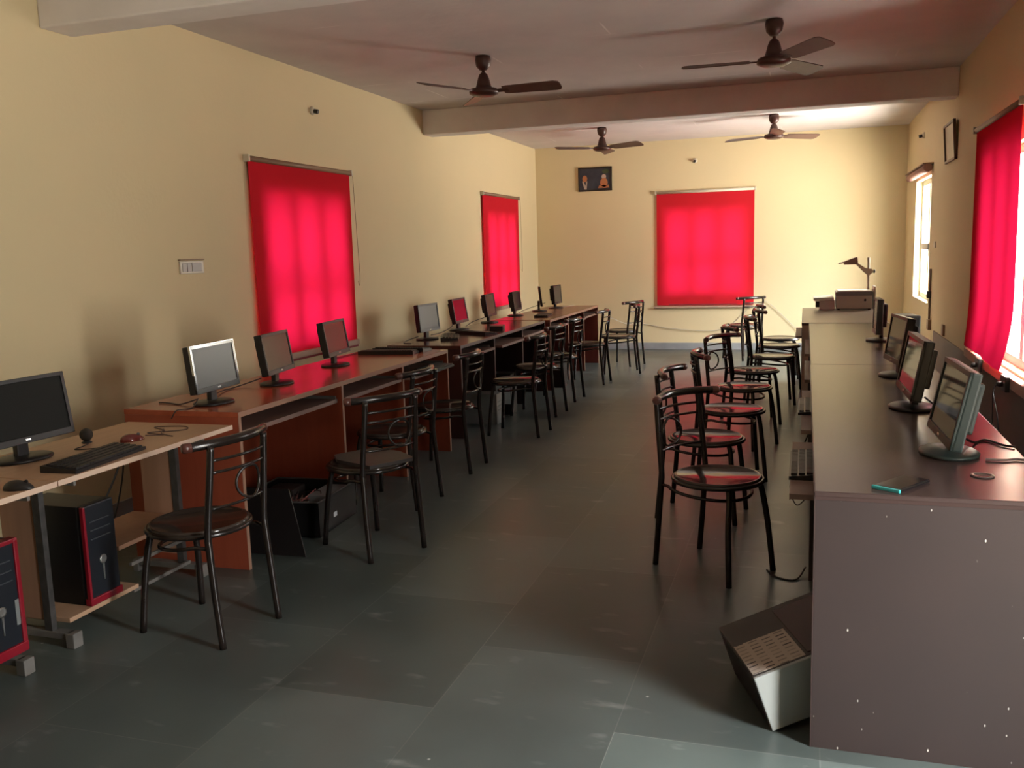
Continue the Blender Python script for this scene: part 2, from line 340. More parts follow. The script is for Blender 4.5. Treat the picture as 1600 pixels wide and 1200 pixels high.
def thing(name, label, cat, loc=(0, 0, 0), rz=0, group=None):
    o = bpy.data.objects.new(name, None); C.objects.link(o); o.empty_display_size = .1
    o.location = loc; o.rotation_euler = (0, 0, rz)
    return tag(o, label, cat, group)
def struct(name, bm, mat, parent=None):
    o = obj(name, bm, mat, parent)
    if not parent: o['kind'] = 'structure'
    return o
def kids(o): return [c for c in bpy.data.objects if c.parent == o]
def dup(root, loc=None, rz=None, label=None, group=None):
    r = root.copy(); C.objects.link(r)
    if loc is not None: r.location = loc
    if rz is not None: r.rotation_euler = (0, 0, rz)
    if label: r['label'] = label
    if group: r['group'] = group
    for ch in kids(root):
        c = ch.copy(); C.objects.link(c); c.parent = r
        for g in kids(ch):
            d = g.copy(); C.objects.link(d); d.parent = c
    return r

# ------------------------------------------------------------ room shell
def wall_with_holes(bm, axis, p0, p1, a0, a1, z0, z1, holes):
    """axis 'x': wall is a slab x in p0..p1, running along y a0..a1"""
    def b(u0, u1, w0, w1):
        if u1-u0 < 1e-4 or w1-w0 < 1e-4: return
        if axis == 'x': box(bm, p0, p1, u0, u1, w0, w1)
        else: box(bm, u0, u1, p0, p1, w0, w1)
    cur = a0
    for (h0, h1, w0, w1) in sorted(holes):
        b(cur, h0, z0, z1); b(h0, h1, z0, w0); b(h0, h1, w1, z1); cur = h1
    b(cur, a1, z0, z1)
bm = NB(); wall_with_holes(bm, 'x', XL-WT, XL, YF-WT, YB+WT, 0, H, WIN_L); struct('wall_left', bm, wall_m)
bm = NB(); wall_with_holes(bm, 'x', XR, XR+WT, YF-WT, YB+WT, 0, H, WIN_R+[DOOR_R]); struct('wall_right', bm, wall_m)
bm = NB(); wall_with_holes(bm, 'y', YB, YB+WT, XL, XR, 0, H, [WIN_B]); struct('wall_back', bm, wall_m)
bm = NB(); box(bm, XL, XR, YF-WT, YF, 0, H); struct('wall_front', bm, wall_m)
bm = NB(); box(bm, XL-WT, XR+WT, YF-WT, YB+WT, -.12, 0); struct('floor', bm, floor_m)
bm = NB(); box(bm, XL-WT, XR+WT, YF-WT, YB+WT, H, H+.15); struct('ceiling', bm, ceil_m)
for n, (ya, yb) in enumerate([(3.80, 4.02), (8.62, 8.84)]):
    bm = NB(); box(bm, XL, XR, ya, yb, 2.59, H, .012); o = struct('trim_%d' % (n+1), bm, beam_m); o['label'] = 'whitewashed concrete ceiling beam'
bm = NB(); box(bm, XL, XR, YB-.014, YB, 0, .095, .003); struct('baseboard_back', bm, skirt_m)
bm = NB(); box(bm, XL, XL+.014, YF, YB-.014, 0, .095, .003); struct('baseboard_left', bm, skirt_m)
bm = NB(); box(bm, XR-.012, XR, 2.2, 9.6, 0, .535, .002); struct('trim_3', bm, dado_m)

def window(idx, axis, inner, sgn, a0, a1, z0, z1, cols=3, rows=(.44,), glass=True, dep=.09):
    """frame set near the outer face. axis 'x': in a side wall; sgn = outward direction"""
    p = inner + sgn*dep
    bm = NB()
    def b(u0, u1, w0, w1, d0=-.03, d1=.03):
        lo, hi = sorted((p+d0, p+d1))
        if axis == 'x': box(bm, lo, hi, u0, u1, w0, w1, .004)
        else: box(bm, u0, u1, lo, hi, w0, w1, .004)
    t = .055
    b(a0, a0+t, z0, z1); b(a1-t, a1, z0, z1); b(a0, a1, z0, z0+t); b(a0, a1, z1-t, z1)
    for k in range(1, cols):
        u = a0+(a1-a0)*k/cols; b(u-.05, u+.05, z0+t, z1-t)
    for r_ in rows:
        zz = z0+(z1-z0)*r_; b(a0+t, a1-t, zz-.035, zz+.035)
    o = struct('window_%d' % idx, bm, frame_white)
    if glass:
        g = NB()
        if axis == 'x': box(g, p-.003, p+.003, a0+.03, a1-.03, z0+.03, z1-.03)
        else: box(g, a0+.03, a1-.03, p-.003, p+.003, z0+.03, z1-.03)
        gl = obj('window_pane', g, glass_m, o)
    return o
window(1, 'x', XL, -1, *WIN_L[0]); window(2, 'x', XL, -1, *WIN_L[1]); window(3, 'y', YB, 1, *WIN_B)
window(4, 'x', XR, 1, *WIN_R[0], rows=())
window(5, 'x', XR, 1, *WIN_R[1], cols=2, rows=(.44,), glass=False, dep=.10)
# sills
def sill(n, x0, x1, y0, y1, z0, z1, mat=sill_m):
    bm = NB(); box(bm, x0, x1, y0, y1, z0, z1, .006); struct('trim_%d' % n, bm, mat)
sill(4, XL-.18, XL+.05, 5.55, 6.94, .675, .72); sill(5, XL-.18, XL+.05, 10.28, 11.64, .695, .74)
sill(6, -1.99, -.66, YB-.05, YB+.18, .575, .60); sill(7, XR-.055, XR+.18, 5.36, 7.50, .54, .605)
# door frame on the right, beside the camera
bm = NB(); a, b, c, d_ = DOOR_R
for (u0, u1, w0, w1) in [(a, a+.06, 0, d_), (b-.06, b, 0, d_), (a, b, d_-.06, d_)]: box(bm, XR+.02, XR+.14, u0, u1, w0, w1, .004)
struct('door_1', bm, wood('door_frame_wood', (.16, .07, .04), (.12, .05, .03), .4))

# ------------------------------------------------------------ roller blinds
def blind(axis, inner, sgn, a0, a1, z0, z1, label, off=.024, chain_at=None, curl=0.0, rod=rod_m, hem=True):
    """hangs inside the room; sgn points into the room"""
    cx = (a0+a1)/2
    loc = (inner+sgn*off, cx, z1) if axis == 'x' else (cx, inner+sgn*off, z1)
    rz = 0 if (axis == 'x' and sgn > 0) else (PI if axis == 'x' else (-PI/2 if sgn < 0 else PI/2))
    t = thing('roller_blind', label, 'blind', loc, rz)
    hw = (a1-a0)/2
    # local: x into the room, y along the wall
    bm = NB(); NZ, NY = 30, 24; g = []
    for i in range(NZ+1):
        f = i/NZ; z = -(z1-z0)*f; row = []
        for j in range(NY+1):
            u = j/NY; y = -hw+2*hw*u
            x = .006*math.sin(u*9+1)*f + curl*max(0, f-.72)**2*8*(.35+.65*u) + .004*math.sin(u*23)*f
            row.append(bm.verts.new((x, y, z)))
        g.append(row)
    for i in range(NZ):
        for j in range(NY):
            fc = bm.faces.new((g[i][j], g[i][j+1], g[i+1][j+1], g[i+1][j])); fc.smooth = True
    obj('blind_fabric', bm, blind_m, t, recalc=False)
    bm = NB(); tube(bm, [(0, -hw-.015, .012), (0, hw+.015, .012)], .019, 14); obj('roller_tube', bm, rod, t)
    for s in (-1, 1):
        bm = NB(); box(bm, -off+.001, .024, s*(hw+.012)-.008, s*(hw+.012)+.008, -.012, .036, .003); obj('bracket', bm, white_pl, t)
    if hem:
        bm = NB(); box(bm, -.004+curl*.62*.35, .006+curl*.62, -hw+.004, hw-.004, -(z1-z0)-.004, -(z1-z0)+.016, .002)
        if curl == 0: obj('bottom_bar', bm, principled('dark_red_hem', (.25, .01, .02), .6), t)
        else: bm.free()
    if chain_at is not None:
        s, L = chain_at
        bm = NB(); tube(bm, smooth_pts([(0.02, s*(hw+.025), 0), (.015, s*(hw+.05), -L*.45), (.012, s*(hw+.075), -L*.9), (.012, s*(hw+.06), -L), (.012, s*(hw+.04), -L*.96)]), .0022, 5); obj('pull_chain', bm, rod_m, t)
    return t
blind('x', XL, 1, 5.50, 6.96, .66, 2.09, 'red roller blind on left wall above the reddish brown desk', chain_at=(1, .92))
blind('x', XL, 1, 10.27, 11.68, .70, 2.09, 'narrow-looking red roller blind on left wall near the far corner', chain_at=(1, .95))
blind('y', YB, -1, -1.945, -.655, .615, 2.125, 'red roller blind on far end wall behind the chairs', rod=white_pl)
blind('x', XR, -1, 5.90, 7.36, .64, 2.16, 'red roller blind on right wall, bottom edge swinging free of sill', curl=.10, off=.05)
# rolled-up blind above the open window
t = thing('rolled_up_blind', 'rolled-up blind above the bright unshaded window on right wall', 'blind', (XR-.05, 10.95, 2.12))
bm = NB(); tube(bm, [(0, -.86, 0), (0, .86, 0)], .042, 16); obj('rolled_fabric', bm, principled('dusty_mauve_rolled_fabric', (.33, .17, .14), .7), t)
bm = NB(); box(bm, -.05, .05, -.87, .87, .036, .048, .003); obj('head_rail', bm, rod_m, t)

# ------------------------------------------------------------ ceiling fans
def fan_parts(t, ang, zb, Rr):
    # local origin at the ceiling
    bm = NB(); lathe(bm, [(.035, 0), (.052, -.004), (.058, -.03), (.050, -.075), (.028, -.10), (.014, -.105)], 20); obj('canopy', bm, fan_m, t)
    dz = zb-H
    bm = NB(); tube(bm, [(0, 0, -.09), (0, 0, dz+.10)], .0115, 10); obj('down_rod', bm, fan_m, t)
    bm = NB(); lathe(bm, [(.014, dz+.13), (.030, dz+.115), (.040, dz+.09), (.052, dz+.045), (.060, dz+.02), (.098, dz+.012), (.108, dz-.004), (.106, dz-.022), (.075, dz-.036), (.03, dz-.042)], 28); obj('motor_housing', bm, fan_m, t)
    for k in range(3):
        a = ang+k*2*PI/3
        bm = NB(); mt = Matrix.Rotation(a, 4, 'Z') @ Matrix.Translation((0, 0, dz-.004)) @ Matrix.Rotation(R(-17), 4, 'X')
        box(bm, .085, .19, -.022, .022, -.004, .002, .001, mt); obj('blade_bracket', bm, fan_m, t)
        bm = NB(); r0 = .15; poly = [(r0, -.052), (r0+.03, -.058), (Rr-.04, -.070), (Rr-.008, -.056), (Rr, -.02), (Rr, .03), (Rr-.012, .060), (Rr-.04, .068), (r0+.03, .056), (r0, .045)]
        prism(bm, poly, -.003, .003, mt); obj('fan_blade', bm, fan_blade, t)
for (x, y, zb, a, lab) in [(-2.257, 6.495, 2.584, -4.181, 'brown ceiling fan hanging before the beam, left of the nearer pair'),
                           (-.214, 6.282, 2.580, 5.29, 'brown ceiling fan with one broad blade raised right, right of nearer pair'),
                           (-2.316, 10.865, 2.596, 1.615, 'small-looking brown ceiling fan beyond the beam above the framed blue picture'),
                           (-.358, 10.776, 2.60, .646, 'brown ceiling fan beyond the beam with a blade pointing at viewer')]:
    t = thing('ceiling_fan', lab, 'fan', (x, y, H), 0, 'three-bladed ceiling fans'); fan_parts(t, a, zb, .58)

# ------------------------------------------------------------ desks
def desk(name, label, x0, x1, ys, ztop, top_mat, side_mat, edge_mat, trays, modesty=.05, mid_in=0.0, front_x=None, inner_mat=None):
    """x0 = wall side, x1 = front (room) side for the left row; ys = panel positions"""
    t = thing(name, label, 'desk', ((x0+x1)/2, (ys[0]+ys[-1])/2, 0))
    ox, oy = (x0+x1)/2, (ys[0]+ys[-1])/2
    s = 1 if front_x is None else front_x
    X = lambda v: v-ox
    Y = lambda v: v-oy
    th = .024
    fx = x1 if s > 0 else x0; bx = x0 if s > 0 else x1
    bm = NB(); box(bm, X(x0), X(x1), Y(ys[0]), Y(ys[-1]), ztop-th, ztop, .0015); obj('desk_top', bm, top_mat, t)
    bm = NB(); lo, hi = sorted((fx, fx+s*.003)); box(bm, X(lo), X(hi), Y(ys[0]), Y(ys[-1]), ztop-th, ztop, .0008); obj('edge_band', bm, edge_mat, t)
    if front_x is not None:
        bm = NB(); box(bm, X(x0), X(x1), Y(ys[0])-.0025, Y(ys[0]), ztop-.012, ztop-.002, .0005); obj('edge_strip', bm, edge_mat, t)
    pt = .02
    for k, yy in enumerate(ys):
        a, b = (yy, yy+pt) if k == 0 else ((yy-pt, yy) if k == len(ys)-1 else (yy-pt/2, yy+pt/2))
        bm = NB(); box(bm, X(x0)+.001, X(x1)-.001, Y(a), Y(b), 0, ztop-th, .001); p = obj('side_panel', bm, side_mat, t)
        bm = NB(); lo, hi = sorted((fx-s*.001, fx+s*.002)); box(bm, X(lo), X(hi), Y(a), Y(b), .0, ztop-th, .0006); obj('edge_band', bm, edge_mat, p)
    mb = bx+s*.06; lo, hi = sorted((mb, mb+s*.015))
    bm = NB(); box(bm, X(lo), X(hi), Y(ys[0]+pt), Y(ys[-1]-pt), modesty, ztop-th, .001); obj('back_panel', bm, inner_mat or side_mat, t)
    for (a, b, out, zt) in trays:
        bm = NB(); lo, hi = sorted((fx-s*.33+s*out, fx+s*out)); box(bm, X(lo), X(hi), Y(a), Y(b), zt-.018, zt, .001); tr = obj('keyboard_tray', bm, tray_m, t)
        bm = NB(); lo, hi = sorted((fx+s*out, fx+s*out+s*.003)); box(bm, X(lo), X(hi), Y(a), Y(b), zt-.02, zt+.001, .0006); obj('edge_band', bm, edge_grey, tr)
        for yy in (a-.012, b+.001):
            if out < .05 :
                bm = NB(); lo, hi = sorted((fx-s*.36, fx-s*.03)); box(bm, X(lo), X(hi), Y(yy), Y(yy+.011), zt-.012, zt+.016, .001); obj('tray_rail', bm, dull_steel, t)
    return t
desk('computer_desk', 'long reddish brown computer desk on left, nearest of the row', -3.05, -2.425, [3.455, 4.43, 5.23, 6.0], .74, red_lam, red_side, edge_tan,
     [(3.50, 4.40, -.02, .645), (4.46, 5.20, .0, .645), (5.26, 5.97, .045, .645)])
desk('computer_desk', 'near-black computer desk on left, middle one of the row', -3.10, -2.49, [6.42, 7.22, 8.02, 8.80], .72, black_lam, principled('near_black_side_laminate', (.035, .018, .015), .35), principled('dark_edge_band', (.075, .042, .034), .5),
     [(6.48, 7.17, .02, .63), (7.27, 7.97, .05, .63), (8.07, 8.75, .0, .63)])
desk('computer_desk', 'brown computer desk on left with pale edging, farthest of the row', -3.06, -2.45, [8.845, 9.60, 10.33, 11.09], .72, brown_lam, maroon, edge_tan,
     [(8.90, 9.55, .0, .63), (9.66, 10.28, .03, .63), (10.38, 11.04, .0, .63)], modesty=.14)

# right-hand counter desks
def counter(label, x0, x1, ys, ztop, top, side, tray_out, end_scuff=True):
    return desk('counter_desk', label, x0, x1, ys, ztop, top, side, cnt_edge, tray_out, front_x=-1, modesty=.05)
counter('dark brown scuffed counter desk on right, nearest, carrying the mobile phone', .035, .65, [2.545, 3.90, 5.278], .75, cnt_top, cnt_side, [(2.95, 3.75, .07, .63), (4.0, 5.1, .04, .63)])
counter('dark brown counter desk on right, middle of the row, behind the nearest one', .037, .652, [5.284, 6.60, 7.965], .75, cnt_top, cnt_side, [(5.5, 6.4, .03, .63), (6.8, 7.8, .03, .63)])
counter('greyish brown desk at right far end holding the overhead projector', -.02, .655, [7.975, 8.90, 9.83], .752, cnt_far, principled('buff_side_laminate', (.62, .50, .38), .5), [(8.1, 8.9, .05, .63)])
bm = NB(); box(bm, .25, .56, 2.60, 3.42, .075, .095, .002); tag(obj('footrest_board', bm, cnt_side), 'low brown board inside the nearest right counter desk', 'board')
bm = NB(); lathe(bm, [(.030, .0), (.032, .002), (.030, .004), (.022, .004), (.021, .001)], 24, Matrix.Translation((.489, 2.803, .7505)))
g = tag(obj('cable_grommet', bm, principled('brown_grommet_ring', (.10, .07, .065), .2)), 'round cable hole with ring in the nearest right counter top', 'cable hole')
bm = NB(); lathe(bm, [(.0215, .0), (.0215, .0008)], 24, Matrix.Translation((.489, 2.803, .7512))); obj('hole_bottom', bm, blk, g)

# ------------------------------------------------------------ pale tables with metal sides
def pale_table(label, y0, y1, legs, shelf, mid, runners):
    xf_, xb = -2.40, -2.955; t = thing('computer_table', label, 'table', ((xf_+xb)/2, (y0+y1)/2, 0)); ox, oy = (xf_+xb)/2, (y0+y1)/2
    X = lambda v: v-ox
    Y = lambda v: v-oy
    bm = NB(); box(bm, X(xb), X(xf_), Y(y0), Y(y1), .682, .70, .0015); obj('table_top', bm, pale_wood, t)
    bm = NB(); box(bm, X(xf_), X(xf_+.003), Y(y0), Y(y1), .681, .7005, .0006); obj('edge_band', bm, principled('cream_edge_band', (.58, .42, .32), .5), t)
    for yy in legs:
        bm = NB(); box(bm, X(-2.875), X(-2.715), Y(yy), Y(yy+.018), .10, .682, .001); p = obj('side_panel', bm, pale_side, t)
        bm = NB(); box(bm, X(-2.715), X(-2.68), Y(yy-.003), Y(yy+.022), .04, .682, .002); obj('metal_post', bm, blk_metal, p)
        bm = NB(); box(bm, X(-2.94), X(-2.60), Y(yy-.008), Y(yy+.03), .032, .058, .003); box(bm, X(-2.615), X(-2.575), Y(yy-.012), Y(yy+.034), 0, .058, .004); box(bm, X(-2.96), X(-2.93), Y(yy-.012), Y(yy+.034), 0, .058, .004)
        obj('foot_bar', bm, dull_steel, t)
    bm = NB(); box(bm, X(-2.95), X(-2.62), Y(shelf[0]), Y(shelf[1]), .085, .103, .002); obj('lower_shelf', bm, pale_wood, t)
    if mid:
        bm = NB(); box(bm, X(-2.94), X(-2.63), Y(shelf[1]-.08), Y(legs[-1]), .27, .288, .002); obj('middle_shelf', bm, pale_side, t)
        bm = NB(); box(bm, X(-2.66), X(-2.645), Y(shelf[1]), Y(legs[-1]), .175, .19, .002); obj('cross_bar', bm, dull_steel, t)
        bm = NB(); box(bm, X(-2.66), X(-2.645), Y(shelf[1]), Y(legs[-1]), .06, .075, .002); obj('cross_bar', bm, dull_steel, t)
    for yy in runners:
        bm = NB(); box(bm, X(-2.75), X(-2.415), Y(yy), Y(yy+.012), .66, .682, .001); obj('tray_runner', bm, dull_steel, t)
    return t
pale_table('pale wood computer table on left, whole, with red mouse and microphone ball', 2.377, 3.37, (2.56, 3.33), (2.585, 2.96), True, (2.46, 3.18))
pale_table('pale wood computer table cut off by the left picture edge', 1.38, 2.372, (1.50, 2.333), (1.95, 2.33), False, (2.26,))

# ------------------------------------------------------------ chairs
def make_chair():
    t = thing('metal_chair', 'x', 'chair')
    bm = NB(); lathe(bm, [(.168, .413), (.181, .416), (.184, .423), (.180, .430), (.172, .431), (.169, .4285), (.02, .4285)], 40, Matrix.Translation((.022, 0, 0)) @ Matrix.Diagonal((1.03, 1.03, 1, 1))); obj('seat', bm, seat_m, t)
    bm = NB(); ring = [(.022+.192*math.cos(a), .192*math.sin(a), .412) for a in [2*PI*k/36 for k in range(36)]]; tube(bm, ring, .0105, 8, True); obj('seat_ring', bm, chair_metal, t)
    for s in (-1, 1):
        pts = [(-.205, s*.155, 0), (-.185, s*.154, .20), (-.170, s*.151, .38), (-.168, s*.150, .42), (-.178, s*.148, .52), (-.195, s*.143, .66), (-.205, s*.140, .762)]
        bm = NB(); tube(bm, smooth_pts(pts, 4), .0132, 10); obj('leg', bm, chair_metal, t)
    for s in (-1, 1):
        pts = [(.203, s*.155, 0), (.185, s*.138, .22), (.172, s*.115, .36), (.160, s*.105, .408)]
        bm = NB(); tube(bm, smooth_pts(pts, 4), .0132, 10); obj('leg', bm, chair_metal, t)
    arc = []
    for k in range(25):
        a = R(140)-R(280)*k/24; f = (1-math.cos(a))/2; r_ = .182-.012*(1-f)
        arc.append((r_*math.cos(a)-.01, r_*math.sin(a)*(1.0+.25*f*f) , .345+.045*f))
    arc[0] = (-.172, .150, .375); arc[-1] = (-.172, -.150, .375)
    bm = NB(); tube(bm, smooth_pts(arc, 2), .0075, 8); obj('stretcher_hoop', bm, chair_metal, t)
    rail = []
    for k in range(19):
        y = -.205+.41*k/18; rail.append((-.212+1.55*y*y, y, .768-.10*abs(y)**2))
    bm = NB(); tube(bm, rail, .0172, 10); tr = obj('top_rail', bm, chair_metal, t)
    for i in (0, -1):
        p = Vector(rail[i]); q = Vector(rail[1 if i == 0 else -2]); d = (p-q).normalized()
        bm = NB(); tube(bm, [q+d*.004, p+d*.006, p+d*.012], [.0184, .0184, .013], 10); obj('end_cap', bm, cap_m, tr)
    def slat(z, r_=.0058):
        yy = .145; x0 = -.205+(.762-z)*.12
        bm = NB(); tube(bm, [(x0-.028*(1-(y/yy)**2), y, z) for y in [yy*(k/6-1) for k in range(13)]], r_, 8); obj('back_bar', bm, chair_metal, t)
    slat(.708); slat(.662); slat(.525)
    bm = NB(); cyy, cz, cr = -.045, .5935, .062
    tube(bm, [(-.218+.02*abs(math.cos(a)), cyy+cr*math.cos(a), cz+cr*math.sin(a)) for a in [2*PI*k/28 for k in range(28)]], .0055, 8, True); obj('back_hoop', bm, chair_metal, t)
    return t
chair0 = make_chair()
CH = [(-2.207, 2.872, 172, 'dark metal chair with round seat drawn up at the pale wooden table'),
      (-2.010, 3.905, 150, 'dark metal chair turned askew before the red desk, flat grey board on seat'),
      (-2.240, 4.690, 176, 'dark metal chair at the red desk, behind the one holding grey board'),
      (-2.250, 5.530, 180, 'dark metal chair at the gap between the red desk and black desk'),
      (-2.125, 6.710, 178, 'dark metal chair at the black desk, nearest of the two there'),
      (-2.210, 7.560, 177, 'dark metal chair at the black desk, farther of the two there'),
      (-2.235, 8.340, 177, 'dark metal chair where black desk ends and brown desk begins'),
      (-2.195, 9.430, 178, 'dark metal chair before the brown desk, standing out against far wall'),
      (-2.005, 10.25, 196, 'dark metal chair at left row end, front one of two overlapping'),
      (-2.110, 10.95, 156, 'dark metal chair farthest of the left row, turned toward the far corner'),
      (-.370, 3.972, 327, 'dark metal chair nearest on the right with dull brown round seat'),
      (-.506, 4.792, 353, 'dark metal chair pushed out into aisle, second of the right row'),
      (-.439, 5.647, 12, 'dark metal chair with red-reflecting seat, third of the right row'),
      (-.427, 6.585, 331, 'dark metal chair with hooped back facing viewer, fourth of right row'),
      (-.405, 7.458, 14, 'dark metal chair with half red, half pale seat, fifth of right row'),
      (-.295, 8.407, 8, 'dark metal chair with pale shining seat, sixth of the right row'),
      (-.256, 9.300, 12, 'dark metal chair, seventh of right row, below the sunlit wall'),
      (-.270, 10.02, 5, 'dark metal chair, eighth of right row, nearest the projector desk end'),
      (-.725, 11.62, 130, 'lone dark metal chair by far wall under the red blind corner')]
G = 'dark tubular metal chairs with round seats'
for i, (x, y, a, lab) in enumerate(CH):
    if i == 0:
        o = chair0; o.location = (x, y, 0); o.rotation_euler = (0, 0, R(a)); o['label'] = lab; o['group'] = G
    else: dup(chair0, (x, y, 0), R(a), lab, G)
bm = NB(); prism(bm, [(-.19, -.13), (-.02, -.165), (.16, -.13), (.17, .10), (.06, .15), (-.18, .12)], 0, .016)
o = obj('seat_board', bm, case_dark); o.location = (-2.02, 3.93, .4325); o.rotation_euler = (0, 0, R(150)); tag(o, 'flat grey-brown board lying on the askew chair by red desk', 'board')

# ------------------------------------------------------------ monitors
def monitor(label, x, y, yaw, tilt, W, Hh, zt, zb, screen=screen_m, body=blk, bezel=None, base='round', thick=.035, hump=True, logo=True, group=None, trim=False):
    """origin on the desk under the screen; local +x is where the screen faces"""
    t = thing('computer_monitor', label, 'monitor', (x, y, zt), R(yaw), group)
    z0 = zb-zt; cx = .03
    m = Matrix.Translation((cx, 0, z0)) @ Matrix.Rotation(-R(tilt), 4, 'Y')
    bm = NB(); box(bm, -thick, 0, -W/2, W/2, 0, Hh, .006, m); obj('casing', bm, body, t)
    if hump:
        bm = NB(); box(bm, -thick-.03, -thick+.004, -W*.34, W*.34, Hh*.2, Hh*.86, .01, m); obj('rear_housing', bm, body, t)
    bz = .016; lb = .026
    bm = NB()
    for (a, b, c, d) in [(-W/2, -W/2+bz, 0, Hh), (W/2-bz, W/2, 0, Hh), (-W/2, W/2, 0, lb), (-W/2, W/2, Hh-bz, Hh)]: box(bm, -.001, .006, a, b, c, d, .002, m)
    obj('bezel', bm, bezel or body, t)
    if trim:  # bright strips imitate light glinting along the glossy black bezel edges
        bm = NB(); box(bm, -.004, .007, -W/2-.001, -W/2+.003, Hh*.40, Hh, .001, m); box(bm, -.004, .007, W/2-.003, W/2+.001, Hh*.25, Hh, .001, m); box(bm, -.004, .007, -W/2, W/2, Hh-.003, Hh+.002, .001, m); obj('highlight_strips', bm, silver_p, t)
    bm = NB(); box(bm, .0, .002, -W/2+bz-.001, W/2-bz+.001, lb-.001, Hh-bz+.001, 0, m); obj('screen', bm, screen, t)
    if logo:
        bm = NB(); box(bm, .005, .007, -.012, .012, lb*.35, lb*.65, .0008, m); obj('maker_badge', bm, silver_p, t)
    bm = NB(); box(bm, -.022, .004, -.026, .026, .008, z0+.06, .006); obj('neck', bm, body, t)
    bm = NB()
    if base == 'round': lathe(bm, [(.080, 0), (.105, .002), (.107, .008), (.098, .013), (.03, .018)], 36, Matrix.Diagonal((.82, 1.08, 1, 1)))
    else: box(bm, -.075, .085, -.11, .11, 0, .014, .006)
    obj('base', bm, body, t)
    return t
MG = 'flat-screen monitors on the left desks'
monitor('wide black monitor cut by left edge on the pale table', -2.80, 2.625, -2.5, 8, .44, .245, .70, .765, screen_black, blk, None, 'round', .03)
monitor('monitor with glossy black frame, bright strips as edge highlights, and grey screen, nearest on red desk', -2.706, 3.674, 4, 6, .375, .225, .74, .808, screen_matt, blk, blk_gloss, trim=True, group=MG)
monitor('black monitor with dark maroon screen, left side of near blind', -2.750, 4.298, 9, 8.5, .36, .222, .74, .805, group=MG)
monitor('black monitor in front of the near blind, right corner', -2.816, 5.077, 8, 9, .375, .218, .74, .81, group=MG)
monitor('black monitor with pale grey screen, first on the black desk', -2.962, 6.899, -5, 5.2, .341, .224, .72, .79, screen_matt, group=MG)
monitor('black monitor whose screen glows red by reflection, on the black desk', -3.0, 7.733, 1.2, 9.2, .345, .225, .72, .789, screen_mirror, group=MG)
monitor('black monitor before left edge of the far left blind', -3.0, 8.574, 4, 7.8, .339, .222, .72, .785, group=MG)
monitor('black monitor before right edge of the far left blind', -3.0, 9.436, 3.6, 6.6, .332, .210, .72, .779, group=MG)
monitor('thin monitor seen edge-on, second last on the brown desk', -2.920, 10.110, 17, 6.3, .30, .225, .72, .781, hump=False, thick=.02, group=MG)
monitor('last monitor on the left, near the far room corner', -2.860, 10.613, 0, 4, .344, .225, .72, .775, group=MG)
MR = 'flat-screen monitors on the right counter'
monitor('large grey-green monitor tilted back on oval base, nearest on the right', .44, 3.085, 182.3, 11.7, .394, .24, .75, .80, screen_mirror, grey_green, grey_green, thick=.03, group=MR)
monitor('dark monitor reflecting red blind, second on the right counter', .416, 3.920, 182, 10.4, .42, .235, .75, .81, screen_mirror, group=MR)
monitor('dark monitor reflecting chairs, third on the right counter', .445, 4.850, 188, 9, .324, .232, .75, .82, screen_mirror, group=MR)
monitor('black monitor seen from its edge, farthest on the right counter', .482, 6.568, 181, 1.7, .275, .235, .75, .80, group=MR)

# ------------------------------------------------------------ keyboards and mice
def keyboard_parts(t, W=.42, D=.145):
    bm = NB(); poly = [(-D/2, 0), (D/2, 0), (D/2, .012), (-D/2, .024)]
    # profile in xz, extruded along y
    prism(bm, poly, -W/2, W/2, Matrix(((1, 0, 0, 0), (0, 0, 1, 0), (0, 1, 0, 0), (0, 0, 0, 1)))); obj('keyboard_body', bm, blk, t)
    bm = NB()
    sl = -.012/D
    for r_ in range(5):
        for k in range(20):
            if r_ == 4 and 4 < k < 11: 
                if k != 5: continue
            x = -D*.40+r_*.0255+.002; y = -W/2+.012+k*(W-.024)/20; w_ = (W-.024)/20*.86
            y1 = y+w_ if not (r_ == 4 and k == 5) else y+(W-.024)/20*5.8
            z = .018+sl*x
            box(bm, x, x+.020, y, y1, z-.003, z+.006)
    k = obj('keys', bm, key_m, t); k['kind'] = 'stuff'
def keyboard(label, x, y, z, rz, W=.42, group=None):
    t = thing('keyboard', label, 'keyboard', (x, y, z), R(rz), group); keyboard_parts(t, W); return t
keyboard('black keyboard in front of the wide monitor on the pale table', -2.50, 2.665, .70, 5, .40)
kb = keyboard('black keyboard lying aslant on the red desk far end', -2.76, 5.735, .74, 96, .40)
kb2 = dup(kb, (-2.74, 5.915, .74), R(88), 'second black keyboard touching the gap end of the red desk')
dup(kb, (-2.38, 5.62, .645), 0, 'glossy black keyboard on the pulled-out tray of the red desk')
dup(kb, (-2.80, 7.00, .72), R(20), 'dusty black keyboard before the pale-screened monitor on black desk')
dup(kb, (-2.70, 7.36, .72), R(60), 'black keyboard before the red-glowing monitor on black desk')
dup(kb, (-2.66, 9.35, .72), R(8), 'dark keyboard lying flat near the brown desk front')
dup(kb, (.03, 3.33, .63), R(180), 'black keyboard jutting on its tray from the nearest right counter')
dup(kb, (.05, 4.55, .63), R(180), 'black keyboard on the second tray of the nearest right counter')
def mouse(label, x, y, z, rz, mat, cat='mouse'):
    t = thing('computer_mouse', label, cat, (x, y, z), R(rz))
    bm = NB(); bmesh.ops.create_uvsphere(bm, u_segments=24, v_segments=14, radius=1)
    for v in bm.verts:
        v.co.x *= .050; v.co.y *= .029*(1-.12*v.co.x/.05); v.co.z = max(0, v.co.z)*.030*(1-.2*v.co.x/.05)
    for f in bm.faces: f.smooth = True
    obj('mouse_shell', bm, mat, t)
    bm = NB(); tube(bm, [(.026, -.003, .0245), (.026, .003, .0245)], .006, 10); obj('scroll_wheel', bm, blk, t)
    return t
mouse('shiny wine-red mouse with tangled cord on the pale table', -2.62, 3.00, .70, 60, mouse_red)
